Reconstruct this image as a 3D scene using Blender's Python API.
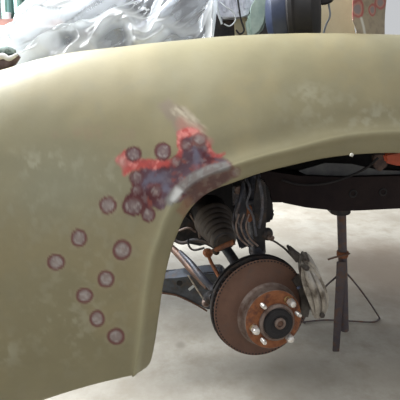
import bpy, bmesh, math, random
import numpy as np
from mathutils import Vector, Matrix
random.seed(4)
scn = bpy.context.scene
for o in list(bpy.data.objects): bpy.data.objects.remove(o)

# ------------------------------------------------ camera, sky, lights, exposure
H = 1.02; PITCH = math.radians(15); F = 410.0
cp, sp = math.cos(PITCH), math.sin(PITCH)
cd = bpy.data.cameras.new('camera'); cam = bpy.data.objects.new('camera', cd)
scn.collection.objects.link(cam); scn.camera = cam
cam.location = (0, 0, H); cam.rotation_euler = (math.pi/2 - PITCH, 0, 0)
cd.sensor_width = 36; cd.lens = 36*F/400; cd.clip_start = 0.02

w = bpy.data.worlds.new('daylight'); scn.world = w; w.use_nodes = True
bg = w.node_tree.nodes['Background']
bg.inputs[0].default_value = (0.95, 0.97, 1.0, 1); bg.inputs[1].default_value = 0.46

def area(name, loc, target, size, power, col=(1, 1, 1)):
    l = bpy.data.lights.new(name, 'AREA'); l.shape = 'RECTANGLE'
    l.size, l.size_y = size; l.energy = power; l.color = col
    o = bpy.data.objects.new(name, l); scn.collection.objects.link(o)
    o.location = loc
    o.rotation_euler = (Vector(target)-Vector(loc)).to_track_quat('-Z', 'Y').to_euler()
    return o
area('garage_opening_light', (-2.2, 2.2, 3.0), (-0.3, 1.2, 0.9), (2.6, 1.6), 330, (0.92, 0.96, 1.0))
area('top_fill_light', (-1.0, 0.9, 3.2), (-0.4, 1.2, 0.8), (2.2, 1.4), 42, (0.98, 0.99, 0.96))  # unseen area lamp added to brighten the wing's top
area('yard_light', (-0.6, 5.0, 2.4), (0.1, 3.2, 0.0), (1.8, 1.2), 115, (0.97, 1.0, 1.0))

vs = scn.view_settings
vs.view_transform = 'Standard'; vs.look = 'None'; vs.gamma = 1; vs.exposure = 0.35
vs.use_curve_mapping = False

# ------------------------------------------------ pixel <-> place helpers
def ray(px, py):
    a = (px-200)/F; b = (200-py)/F
    return Vector((a, cp+b*sp, -sp+b*cp))
def P(px, py, Y):
    d = ray(px, py); return Vector((0, 0, H)) + d*(Y/d.y)
def G(px, py, z=0.0):
    d = ray(px, py); return Vector((0, 0, H)) + d*((z-H)/d.z)
def proj(X):
    X = np.asarray(X, float)
    x, y, z = X[..., 0], X[..., 1], X[..., 2]-H
    d = y*cp - z*sp; u = y*sp + z*cp
    return np.stack([200+F*x/d, 200-F*u/d], -1)

# ------------------------------------------------ objects
C = scn.collection
def thing(name, label, cat, loc=(0, 0, 0), group=None):
    o = bpy.data.objects.new(name, None); C.objects.link(o); o.location = loc
    o.empty_display_size = 0.1
    o['label'] = label; o['category'] = cat
    if group: o['group'] = group
    return o
def origin_of(p):
    v = Vector((0, 0, 0))
    while p is not None: v = v + p.location; p = p.parent
    return v
def mk(name, bm, m, parent=None, smooth=True, label=None, kind=None, angle=None):
    """bm in world coordinates; linked as one object, its origin at its own centre"""
    me = bpy.data.meshes.new(name)
    base = origin_of(parent)
    if len(bm.verts):
        c = Vector((0, 0, 0))
        for v in bm.verts: c += v.co
        c /= len(bm.verts)
    bmesh.ops.translate(bm, verts=bm.verts, vec=-c)
    bmesh.ops.recalc_face_normals(bm, faces=bm.faces)
    for f in bm.faces: f.smooth = smooth
    if smooth:
        for e in bm.edges:
            if len(e.link_faces) == 2 and e.calc_face_angle(0) > math.radians(angle or 35): e.smooth = False
    bm.to_mesh(me); bm.free()
    me.materials.append(m)
    o = bpy.data.objects.new(name, me); C.objects.link(o)
    if parent: o.parent = parent
    o.location = c - base
    if label: o['label'] = label
    if kind: o['kind'] = kind
    return o

def frame(n):
    n = Vector(n).normalized()
    a = n.cross(Vector((0, 0, 1)))
    if a.length < 1e-3: a = Vector((1, 0, 0))
    a.normalize(); b = a.cross(n).normalized()
    return a, b, n
def lathe(bm, c, n, prof, seg=32, a0=0, a1=2*math.pi, wob=0):
    """prof: list of (radius, height along n)"""
    a, b, n = frame(n); c = Vector(c); full = abs(a1-a0-2*math.pi) < 1e-6
    rings = []
    for r, h in prof:
        if r < 1e-6: rings.append([bm.verts.new(c+n*h)]); continue
        k = seg if full else seg+1
        rings.append([bm.verts.new(c + n*h + (a*math.cos(a0+(a1-a0)*i/seg) + b*math.sin(a0+(a1-a0)*i/seg))*r*(1+wob*math.sin(3.1*i+h*40))) for i in range(k)])
    for A, B in zip(rings, rings[1:]):
        m = max(len(A), len(B)); rng = m if full else m-1
        for i in range(rng):
            j = (i+1) % m
            if len(A) == 1: bm.faces.new((A[0], B[i], B[j]))
            elif len(B) == 1: bm.faces.new((A[i], A[j], B[0]))
            else: bm.faces.new((A[i], A[j], B[j], B[i]))
    return bm
def spline(pts, n=8):
    pts = [Vector(p) for p in pts]
    if len(pts) < 3: return pts
    q = [2*pts[0]-pts[1]] + pts + [2*pts[-1]-pts[-2]]
    out = []
    for i in range(1, len(q)-2):
        for k in range(n):
            t = k/n; p0, p1, p2, p3 = q[i-1:i+3]
            out.append(0.5*((2*p1)+(p2-p0)*t+(2*p0-5*p1+4*p2-p3)*t*t+(3*p1-p0-3*p2+p3)*t**3))
    return out+[pts[-1]]
def tube(bm, pts, r, seg=10, smooth=8, flat=1.0):
    pts = spline(pts, smooth) if smooth else [Vector(p) for p in pts]
    N = len(pts); R = r if isinstance(r, (list, tuple)) else [r]
    rad = [R[min(int(i/(N-1)*(len(R)-1)), len(R)-1)]*(1-((i/(N-1)*(len(R)-1)) % 1)) + R[min(int(i/(N-1)*(len(R)-1))+1, len(R)-1)]*((i/(N-1)*(len(R)-1)) % 1) for i in range(N)]
    rings = []; prev = None
    for i, p in enumerate(pts):
        t = (pts[min(i+1, N-1)]-pts[max(i-1, 0)]).normalized()
        if prev is None: a = frame(t)[0]; b = t.cross(a)
        else:
            a = (prev - t*prev.dot(t)).normalized(); b = t.cross(a)
        prev = a
        rings.append([bm.verts.new(p+(a*math.cos(2*math.pi*k/seg)+b*flat*math.sin(2*math.pi*k/seg))*rad[i]) for k in range(seg)])
    for A, B in zip(rings, rings[1:]):
        for k in range(seg):
            bm.faces.new((A[k], A[(k+1) % seg], B[(k+1) % seg], B[k]))
    bm.faces.new(rings[0]); bm.faces.new(rings[-1][::-1])
    return bm
def prism(bm, poly, ext, bev=0.0):
    """poly: world points of one face, ext: vector to the other face"""
    ext = Vector(ext)
    A = [bm.verts.new(Vector(p)) for p in poly]; B = [bm.verts.new(Vector(p)+ext) for p in poly]
    fs = [bm.faces.new(A), bm.faces.new(B[::-1])]
    n = len(A)
    for i in range(n): fs.append(bm.faces.new((A[i], A[(i+1) % n], B[(i+1) % n], B[i])))
    if bev:
        es = list({e for f in fs for e in f.edges})
        bmesh.ops.bevel(bm, geom=es, offset=bev, segments=2, affect='EDGES', clamp_overlap=True)
    return bm
def box(bm, c, s, R=None, bev=0.0):
    c = Vector(c); R = R or Matrix.Identity(3)
    x, y, z = [v/2 for v in s]
    poly = [c+R@Vector(v) for v in ((-x, -y, -z), (x, -y, -z), (x, -y, z), (-x, -y, z))]
    return prism(bm, poly, R@Vector((0, 2*y, 0)), bev)
def pp(pts, Y):
    return [P(x, y, Y) for x, y in pts]
def new(): return bmesh.new()

# ------------------------------------------------ materials
def mat(name, col, rough=0.6, metal=0.0, col2=None, scale=20, lo=0.4, hi=0.6, bump=0.0, bscale=None, detail=6, coat=0, spec=None, col3=None, scale3=60):
    m = bpy.data.materials.new(name); m.use_nodes = True; nt = m.node_tree; N = nt.nodes; L = nt.links
    b = N['Principled BSDF']; b.inputs['Roughness'].default_value = rough; b.inputs['Metallic'].default_value = metal
    b.inputs['Base Color'].default_value = (*col, 1)
    if coat: b.inputs['Coat Weight'].default_value = coat
    if spec is not None: b.inputs['Specular IOR Level'].default_value = spec
    tc = N.new('ShaderNodeTexCoord')
    def noise(sc, de=detail):
        n = N.new('ShaderNodeTexNoise'); n.inputs['Scale'].default_value = sc; n.inputs['Detail'].default_value = de
        n.inputs['Roughness'].default_value = 0.65; L.new(tc.outputs['Object'], n.inputs['Vector']); return n
    out = None
    if col2:
        n = noise(scale); r = N.new('ShaderNodeValToRGB'); L.new(n.outputs['Fac'], r.inputs['Fac'])
        r.color_ramp.elements[0].position = lo; r.color_ramp.elements[0].color = (*col, 1)
        r.color_ramp.elements[1].position = hi; r.color_ramp.elements[1].color = (*col2, 1)
        out = r.outputs['Color']
        if col3:
            n3 = noise(scale3); mr = N.new('ShaderNodeMapRange'); mr.inputs['From Min'].default_value = 0.5; mr.inputs['From Max'].default_value = 0.66
            L.new(n3.outputs['Fac'], mr.inputs['Value'])
            mx = N.new('ShaderNodeMix'); mx.data_type = 'RGBA'; L.new(mr.outputs['Result'], mx.inputs['Factor'])
            L.new(out, mx.inputs['A']); mx.inputs['B'].default_value = (*col3, 1); out = mx.outputs['Result']
        L.new(out, b.inputs['Base Color'])
    if bump:
        n = noise(bscale or scale*3); bp = N.new('ShaderNodeBump'); bp.inputs['Strength'].default_value = bump
        bp.inputs['Distance'].default_value = 0.002
        L.new(n.outputs['Fac'], bp.inputs['Height']); L.new(bp.outputs['Normal'], b.inputs['Normal'])
    return m
RUST = mat('brown_rust', (0.125, 0.066, 0.046), 0.65, 0.25, (0.18, 0.095, 0.062), 18, 0.35, 0.7, 0.25, 160, col3=(0.10, 0.066, 0.055), scale3=9)
ORUST = mat('orange_rust', (0.20, 0.065, 0.026), 0.75, 0.1, (0.33, 0.125, 0.048), 45, 0.35, 0.65, 0.4, 200, col3=(0.10, 0.04, 0.03), scale3=30)
HATGREY = mat('worn_steel', (0.27, 0.21, 0.18), 0.6, 0.5, (0.13, 0.075, 0.055), 30, 0.4, 0.65, 0.2)
DARK = mat('grimy_black_metal', (0.012, 0.011, 0.013), 0.6, 0.2, (0.045, 0.038, 0.035), 30, 0.4, 0.7, 0.4, 90, col3=(0.06, 0.035, 0.022), scale3=22)
BLACK = mat('dull_black', (0.009, 0.008, 0.009), 0.75, 0, (0.022, 0.018, 0.018), 12, 0.4, 0.7, 0.2)
RUBBER = mat('dusty_rubber', (0.075, 0.06, 0.052), 0.5, 0, (0.12, 0.095, 0.08), 25, 0.4, 0.7, 0.15)
STRUT = mat('dirty_blue_grey_steel', (0.05, 0.052, 0.065), 0.42, 0.35, (0.17, 0.17, 0.19), 26, 0.45, 0.68, 0.3, 80, col3=(0.05, 0.03, 0.022), scale3=28)
RAIL = mat('black_underseal', (0.017, 0.011, 0.012), 0.8, 0, (0.026, 0.017, 0.016), 9, 0.4, 0.65, 0.3, 60, spec=0.2)
ARM = mat('grey_painted_arm', (0.075, 0.085, 0.105), 0.5, 0.2, (0.045, 0.047, 0.055), 22, 0.42, 0.6, 0.2, col3=(0.085, 0.06, 0.045), scale3=35)
STEEL = mat('bright_steel', (0.85, 0.82, 0.78), 0.22, 0.6, (0.62, 0.56, 0.5), 60, 0.45, 0.7)
CAL = mat('cast_silver', (0.43, 0.395, 0.35), 0.36, 0.6, (0.25, 0.225, 0.195), 24, 0.38, 0.62, 0.35, 120, col3=(0.09, 0.07, 0.055), scale3=20)
CALD = mat('dirty_bracket', (0.10, 0.09, 0.078), 0.6, 0.4, (0.05, 0.04, 0.036), 26, 0.4, 0.6, 0.3)
CREAM = mat('cream_body_paint', (0.60, 0.53, 0.36), 0.5, 0, (0.54, 0.47, 0.31), 7, 0.4, 0.6)
STANDP = mat('worn_purple_grey_paint', (0.075, 0.063, 0.075), 0.6, 0.2, (0.115, 0.09, 0.085), 18, 0.4, 0.65, 0.2, col3=(0.14, 0.07, 0.04), scale3=26)
SILV = mat('pale_aluminium', (0.78, 0.79, 0.88), 0.4, 0.5, (0.4, 0.41, 0.48), 25, 0.4, 0.65, 0.3)
NAVY = mat('navy_plastic', (0.02, 0.028, 0.055), 0.4, 0, (0.035, 0.045, 0.085), 8, 0.4, 0.6)
BOTTLE = mat('cloudy_reservoir', (0.42, 0.52, 0.46), 0.35, 0, (0.30, 0.40, 0.36), 20, 0.4, 0.6)
WHITEW = mat('grey_white_cable', (0.55, 0.58, 0.60), 0.5)
ORANGE = mat('orange_lens', (0.55, 0.09, 0.03), 0.4, 0, (0.42, 0.07, 0.02), 30, 0.4, 0.7)
CONC = None

# ------------------------------------------------ numpy noise
rng = np.random.RandomState(7); LAT = rng.rand(256, 256)
def vnoise(x, y):
    xi = np.floor(x).astype(int); yi = np.floor(y).astype(int); fx = x-xi; fy = y-yi
    fx = fx*fx*(3-2*fx); fy = fy*fy*(3-2*fy)
    g = lambda i, j: LAT[i % 256, j % 256]
    return (g(xi, yi)*(1-fx)+g(xi+1, yi)*fx)*(1-fy)+(g(xi, yi+1)*(1-fx)+g(xi+1, yi+1)*fx)*fy
def fbm(x, y, o=4):
    s = 0; a = 0.5; t = 0
    for k in range(o): s = s+a*vnoise(x*2**k+17*k, y*2**k+9*k); t += a; a *= 0.5
    return s/t
def sst(a, b, x):
    t = np.clip((x-a)/(b-a), 0, 1); return t*t*(3-2*t)

# ------------------------------------------------ floor and the yard behind
def floor():
    m = bpy.data.materials.new('concrete_floor'); m.use_nodes = True; N = m.node_tree.nodes; L = m.node_tree.links
    b = N['Principled BSDF']; b.inputs['Roughness'].default_value = 0.62
    tc = N.new('ShaderNodeTexCoord')
    def noise(sc, de=6, off=0):
        n = N.new('ShaderNodeTexNoise'); n.inputs['Scale'].default_value = sc; n.inputs['Detail'].default_value = de; n.inputs['Roughness'].default_value = 0.65
        mp = N.new('ShaderNodeMapping'); mp.inputs['Location'].default_value = (off, off*2, 0)
        L.new(tc.outputs['Object'], mp.inputs['Vector']); L.new(mp.outputs['Vector'], n.inputs['Vector']); return n
    def mixc(fac, A, B):
        mx = N.new('ShaderNodeMix'); mx.data_type = 'RGBA'; L.new(fac, mx.inputs['Factor'])
        for s, v in (('A', A), ('B', B)):
            if isinstance(v, tuple): mx.inputs[s].default_value = (*v, 1)
            else: L.new(v, mx.inputs[s])
        return mx.outputs['Result']
    def ramp(n, lo, hi, top=1.0):
        r = N.new('ShaderNodeMapRange'); r.inputs['From Min'].default_value = lo; r.inputs['From Max'].default_value = hi; r.inputs['To Max'].default_value = top
        L.new(n.outputs['Fac'] if 'Fac' in n.outputs else n.outputs[0], r.inputs['Value']); return r.outputs['Result']
    c = mixc(ramp(noise(2.6), 0.35, 0.65), (0.30, 0.268, 0.22), (0.43, 0.40, 0.345))
    c = mixc(ramp(noise(9, 8, 4), 0.48, 0.7, 0.75), c, (0.27, 0.235, 0.18))
    c = mixc(ramp(noise(60, 4, 2), 0.45, 0.75, 0.35), c, (0.30, 0.27, 0.22))
    # oil stains: dark patches with a shape of their own on the concrete
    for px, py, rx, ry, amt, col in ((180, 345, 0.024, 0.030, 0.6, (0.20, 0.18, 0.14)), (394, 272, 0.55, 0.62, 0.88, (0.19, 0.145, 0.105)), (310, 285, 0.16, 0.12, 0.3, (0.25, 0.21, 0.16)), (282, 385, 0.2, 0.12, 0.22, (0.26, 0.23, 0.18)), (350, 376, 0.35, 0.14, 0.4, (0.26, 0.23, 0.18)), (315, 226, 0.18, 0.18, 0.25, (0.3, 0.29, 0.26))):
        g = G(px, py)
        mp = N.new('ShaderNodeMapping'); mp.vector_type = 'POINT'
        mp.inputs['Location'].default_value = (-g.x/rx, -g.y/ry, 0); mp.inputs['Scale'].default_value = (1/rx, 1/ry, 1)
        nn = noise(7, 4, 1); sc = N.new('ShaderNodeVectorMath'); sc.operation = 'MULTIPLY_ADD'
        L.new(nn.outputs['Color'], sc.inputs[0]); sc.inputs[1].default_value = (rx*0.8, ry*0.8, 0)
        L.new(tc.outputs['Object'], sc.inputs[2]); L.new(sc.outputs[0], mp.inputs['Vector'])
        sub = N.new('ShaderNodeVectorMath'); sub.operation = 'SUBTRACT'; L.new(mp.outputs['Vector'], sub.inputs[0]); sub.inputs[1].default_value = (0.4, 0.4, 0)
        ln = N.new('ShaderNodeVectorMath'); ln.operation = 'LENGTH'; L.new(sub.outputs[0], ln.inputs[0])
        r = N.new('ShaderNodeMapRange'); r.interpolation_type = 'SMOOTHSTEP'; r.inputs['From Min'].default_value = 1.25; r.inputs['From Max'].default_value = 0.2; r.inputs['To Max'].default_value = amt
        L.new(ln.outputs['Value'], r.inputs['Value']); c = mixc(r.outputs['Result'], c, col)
    L.new(c, b.inputs['Base Color'])
    bp = N.new('ShaderNodeBump'); bp.inputs['Strength'].default_value = 0.25; bp.inputs['Distance'].default_value = 0.003
    L.new(noise(45).outputs['Fac'], bp.inputs['Height']); L.new(bp.outputs['Normal'], b.inputs['Normal'])
    me = bpy.data.meshes.new('floor'); s = 9
    me.from_pydata([(-s, -3, 0), (s, -3, 0), (s, 9, 0), (-s, 9, 0), (-s, -3, -0.1), (s, -3, -0.1), (s, 9, -0.1), (-s, 9, -0.1)], [],
                   [(0, 1, 2, 3), (4, 7, 6, 5), (0, 4, 5, 1), (1, 5, 6, 2), (2, 6, 7, 3), (3, 7, 4, 0)])
    me.materials.append(m); o = bpy.data.objects.new('floor', me); C.objects.link(o); o['kind'] = 'structure'
floor()

# ------------------------------------------------ car root
car = thing('car', 'olive primed car body with bare rusty front brake disc, raised on a stand', 'car', (0.0, 1.9, 0.0))

# ------------------------------------------------ fender surface
def Y0(x): return 1.0 - 0.13*np.clip(-x/0.55, 0, 2)**2 + 0.10*(np.clip(x, 0, 2)/0.6)**2
SIL = np.array([(-160, 92), (-60, 84), (0, 72), (22, 64.5), (40, 58.5), (60, 54.5), (100, 49), (150, 43.5), (200, 38.5), (250, 35), (300, 33.5), (350, 33.5), (400, 35), (480, 37), (600, 42)], float)
ZL = 0.12; Z0 = 0.66; DY = 0.30
def section(x, wv, zt):
    x, wv, zt = np.broadcast_arrays(np.asarray(x, float), np.asarray(wv, float), np.asarray(zt, float))
    y0 = Y0(x)
    lo = np.clip(wv, 0, 1); th = np.clip(wv-1, 0, 1)*math.pi/2; hi = np.clip(wv-2, 0, 1)
    z = ZL+lo*(Z0-ZL); y = y0+0.10*(1-lo)**2*0.6
    z = z+(zt-Z0)*np.sin(th); y = y+DY*(1-np.cos(th))
    y = y+hi*0.09; z = z-hi*0.012
    z = z+np.minimum(wv, 0)*(Z0-ZL)
    return np.stack([x, y, z], -1)
XS = np.linspace(-1.15, 1.15, 70); ZT = []
for xx in XS:
    a, b_ = 0.8, 1.5
    for _ in range(26):
        mid = (a+b_)/2
        p = proj(section(xx, np.linspace(1, 2.2, 80), mid)); k = np.argmin(p[:, 1])
        if p[k, 1] < np.interp(p[k, 0], SIL[:, 0], SIL[:, 1]): b_ = mid
        else: a = mid
    ZT.append(a)
ZT = np.array(ZT)
kern = np.exp(-np.linspace(-2, 2, 9)**2); kern /= kern.sum()
ZT = np.convolve(np.pad(ZT, 4, 'edge'), kern, 'valid')
def ztop(x): return np.interp(x, XS, ZT)
def S(x, wv): return section(x, wv, ztop(x))
gx, gw = np.meshgrid(np.linspace(-1.1, 1.1, 500), np.linspace(-0.35, 1.85, 500), indexing='ij')
GP = proj(S(gx, gw))
def inv(px, py):
    d = (GP[..., 0]-px)**2+(GP[..., 1]-py)**2; i = np.unravel_index(np.argmin(d), d.shape)
    q = np.array([gx[i], gw[i]])
    for _ in range(5):
        f0 = proj(S(*q)); J = np.stack([(proj(S(q[0]+1e-4, q[1]))-f0)/1e-4, (proj(S(q[0], q[1]+1e-4))-f0)/1e-4], 1)
        q = q+np.linalg.solve(J, np.array([px, py])-f0)
    return q

EDGE = [(147, 374), (151, 367), (155, 347), (158, 325), (162, 295), (166, 275), (172, 251), (180, 229), (190, 211), (203, 197.5), (217, 189.5), (232, 184), (255, 175.5), (275, 169.5), (300, 163.5), (325, 158), (350, 154.5), (375, 152.5), (400, 152), (440, 153), (490, 158), (560, 168)]
CREASE = [(132.5, 375.2), (135.5, 366), (140, 335), (143, 306), (146, 282), (151, 256), (160, 230), (170, 207), (182, 192), (196, 180.5), (213, 172.5), (230, 166.5), (252, 159.5), (272, 154), (297, 148), (325, 140.5), (350, 135.5), (375, 133), (400, 132), (440, 132), (490, 136), (560, 145)]
def path2(pts, n):
    q = np.array([inv(*p) for p in pts]); v = spline([Vector((a, b, 0)) for a, b in q], 10)
    v = np.array([(p.x, p.y) for p in v]); d = np.r_[0, np.cumsum(np.hypot(np.diff(v[:, 0]), 0.5*np.diff(v[:, 1])))]
    t = np.linspace(0, d[-1], n)
    return np.stack([np.interp(t, d, v[:, 0]), np.interp(t, d, v[:, 1])], 1)
def fender():
    NT = 440
    I = path2(EDGE, NT); Cc = path2(CREASE, NT)
    wl = inv(-60, 430)[1]
    xl = -0.95; xr = I[-1, 0]
    # outer contour, sharing t with the arch edge
    kt = int(NT*0.44)
    bl = inv(40, 402)
    dirv = (bl-I[0]); end = I[0]+dirv*((xl-I[0, 0])/dirv[0])
    O = np.zeros((NT, 2))
    tl = np.linspace(0, 1, kt)[:, None]
    O[:kt] = np.array([xl, end[1]])*(1-tl)+np.array([xl, 3.0])*tl
    tr = np.linspace(0, 1, NT-kt+1)[1:, None]
    O[kt:] = np.array([xl, 3.0])*(1-tr)+np.array([xr, 3.0])*tr
    band, far = 12, 210
    rows = []
    fs = np.linspace(0, 1, far+1)[1:]
    fs = fs**1.12
    offs = []
    # a hem bent inwards behind the lip, then the lip, the crease, the panel
    for s in np.linspace(0, 1, band): rows.append(I*(1-s)+Cc*s); offs.append(-0.026*(1-s)**1.4 + 0.007*sst(0.55, 1, s))
    for s in fs:
        rows.append(Cc*(1-s)+O*s); offs.append(None)
    R = np.array(rows)                       # rows x NT x 2
    X = S(R[..., 0], R[..., 1])
    e = 1e-3
    dx = S(R[..., 0]+e, R[..., 1])-X; dw = S(R[..., 0], R[..., 1]+e)-X
    n = np.cross(dx, dw); n /= np.linalg.norm(n, axis=-1, keepdims=True)   # points to the camera side
    if n[band+5, NT//2, 1] > 0: n = -n
    uv = proj(X)
    dist = np.zeros(R.shape[:2])
    cr = X[band-1]
    for k in range(R.shape[0]):
        if offs[k] is None:
            d = np.linalg.norm(X[k]-cr, axis=-1)
            off = 0.007*np.exp(-(d/0.020)**2)*sst(-6, 26, np.arange(NT)) - 0.003*np.exp(-((d-0.05)/0.03)**2)*sst(8, 60, np.arange(NT))
        else: off = np.full(NT, offs[k])
        X[k] = X[k]+n[k]*off[:, None]
    # dents and waviness of hand-beaten metal
    wav = (fbm(uv[..., 0]/38, uv[..., 1]/38, 2)-0.5)*0.006
    rep = np.exp(-(((uv[..., 0]-175)/45)**2+((uv[..., 1]-180)/35)**2))
    wav = wav*(0.5+rep) + rep*(fbm(uv[..., 0]/7+5, uv[..., 1]/7, 3)-0.5)*0.003
    X = X+n*wav[..., None]
    # hem strip
    hem = X[0]+np.array([0, 0.016, 0.0])+n[0]*-0.004
    X = np.concatenate([hem[None], X], 0); uv = np.concatenate([uv[:1], uv], 0)
    nr = X.shape[0]
    verts = X.reshape(-1, 3)
    c = np.array([0, 1.1, 0.8])
    me = bpy.data.meshes.new('fender')
    idx = np.arange(nr*NT).reshape(nr, NT)
    q = np.stack([idx[:-1, :-1], idx[:-1, 1:], idx[1:, 1:], idx[1:, :-1]], -1).reshape(-1, 4)
    me.from_pydata((verts-c).tolist(), [], q.tolist())
    me.polygons.foreach_set('use_smooth', [True]*len(me.polygons))
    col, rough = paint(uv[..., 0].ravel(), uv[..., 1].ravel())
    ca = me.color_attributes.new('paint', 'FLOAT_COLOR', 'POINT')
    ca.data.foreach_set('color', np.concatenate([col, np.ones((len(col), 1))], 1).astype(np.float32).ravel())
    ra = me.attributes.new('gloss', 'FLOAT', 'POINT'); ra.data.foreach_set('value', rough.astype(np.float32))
    m = bpy.data.materials.new('olive_primer'); m.use_nodes = True; N = m.node_tree.nodes; L = m.node_tree.links
    b = N['Principled BSDF']; b.inputs['Specular IOR Level'].default_value = 0.4
    at = N.new('ShaderNodeAttribute'); at.attribute_name = 'paint'; ag = N.new('ShaderNodeAttribute'); ag.attribute_name = 'gloss'
    tc = N.new('ShaderNodeTexCoord'); no = N.new('ShaderNodeTexNoise'); no.inputs['Scale'].default_value = 14; no.inputs['Detail'].default_value = 7; no.inputs['Roughness'].default_value = 0.7
    L.new(tc.outputs['Object'], no.inputs['Vector'])
    mr = N.new('ShaderNodeMapRange'); mr.inputs['To Min'].default_value = 0.88; mr.inputs['To Max'].default_value = 1.12; L.new(no.outputs['Fac'], mr.inputs['Value'])
    vm = N.new('ShaderNodeVectorMath'); vm.operation = 'SCALE'; L.new(at.outputs['Color'], vm.inputs[0]); L.new(mr.outputs['Result'], vm.inputs['Scale'])
    L.new(vm.outputs[0], b.inputs['Base Color']); L.new(ag.outputs['Fac'], b.inputs['Roughness'])
    n2 = N.new('ShaderNodeTexNoise'); n2.inputs['Scale'].default_value = 150; n2.inputs['Detail'].default_value = 4; L.new(tc.outputs['Object'], n2.inputs['Vector'])
    bp = N.new('ShaderNodeBump'); bp.inputs['Strength'].default_value = 0.12; bp.inputs['Distance'].default_value = 0.001
    L.new(n2.outputs['Fac'], bp.inputs['Height']); L.new(bp.outputs['Normal'], b.inputs['Normal'])
    me.materials.append(m)
    o = bpy.data.objects.new('fender', me); C.objects.link(o); o.parent = car; o.location = Vector(c)-car.location
    o['label'] = 'olive primed wing with sanded ring spots and red repair patch'
    so = o.modifiers.new('thick', 'SOLIDIFY'); so.thickness = 0.0015; so.offset = 0
    return o

def inpoly(u, v, poly, soft):
    """signed-distance soft mask of a polygon in (u, v)"""
    poly = np.array(poly, float); ins = np.zeros(u.shape, bool); d = np.full(u.shape, 1e9)
    for (x1, y1), (x2, y2) in zip(poly, np.roll(poly, -1, 0)):
        cr = ((y1 > v) != (y2 > v)) & (u < (x2-x1)*(v-y1)/(y2-y1+1e-12)+x1); ins ^= cr
        t = np.clip(((u-x1)*(x2-x1)+(v-y1)*(y2-y1))/((x2-x1)**2+(y2-y1)**2), 0, 1)
        d = np.minimum(d, np.hypot(u-x1-t*(x2-x1), v-y1-t*(y2-y1)))
    sd = np.where(ins, d, -d)
    return sst(-soft, soft, sd)
def strokem(u, v, pts, wd, soft):
    d = np.full(u.shape, 1e9)
    for (x1, y1), (x2, y2) in zip(pts, pts[1:]):
        t = np.clip(((u-x1)*(x2-x1)+(v-y1)*(y2-y1))/((x2-x1)**2+(y2-y1)**2), 0, 1)
        d = np.minimum(d, np.hypot(u-x1-t*(x2-x1), v-y1-t*(y2-y1)))
    return 1-sst(wd-soft, wd+soft, d)
OLIVE = np.array([0.270, 0.240, 0.142])
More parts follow.
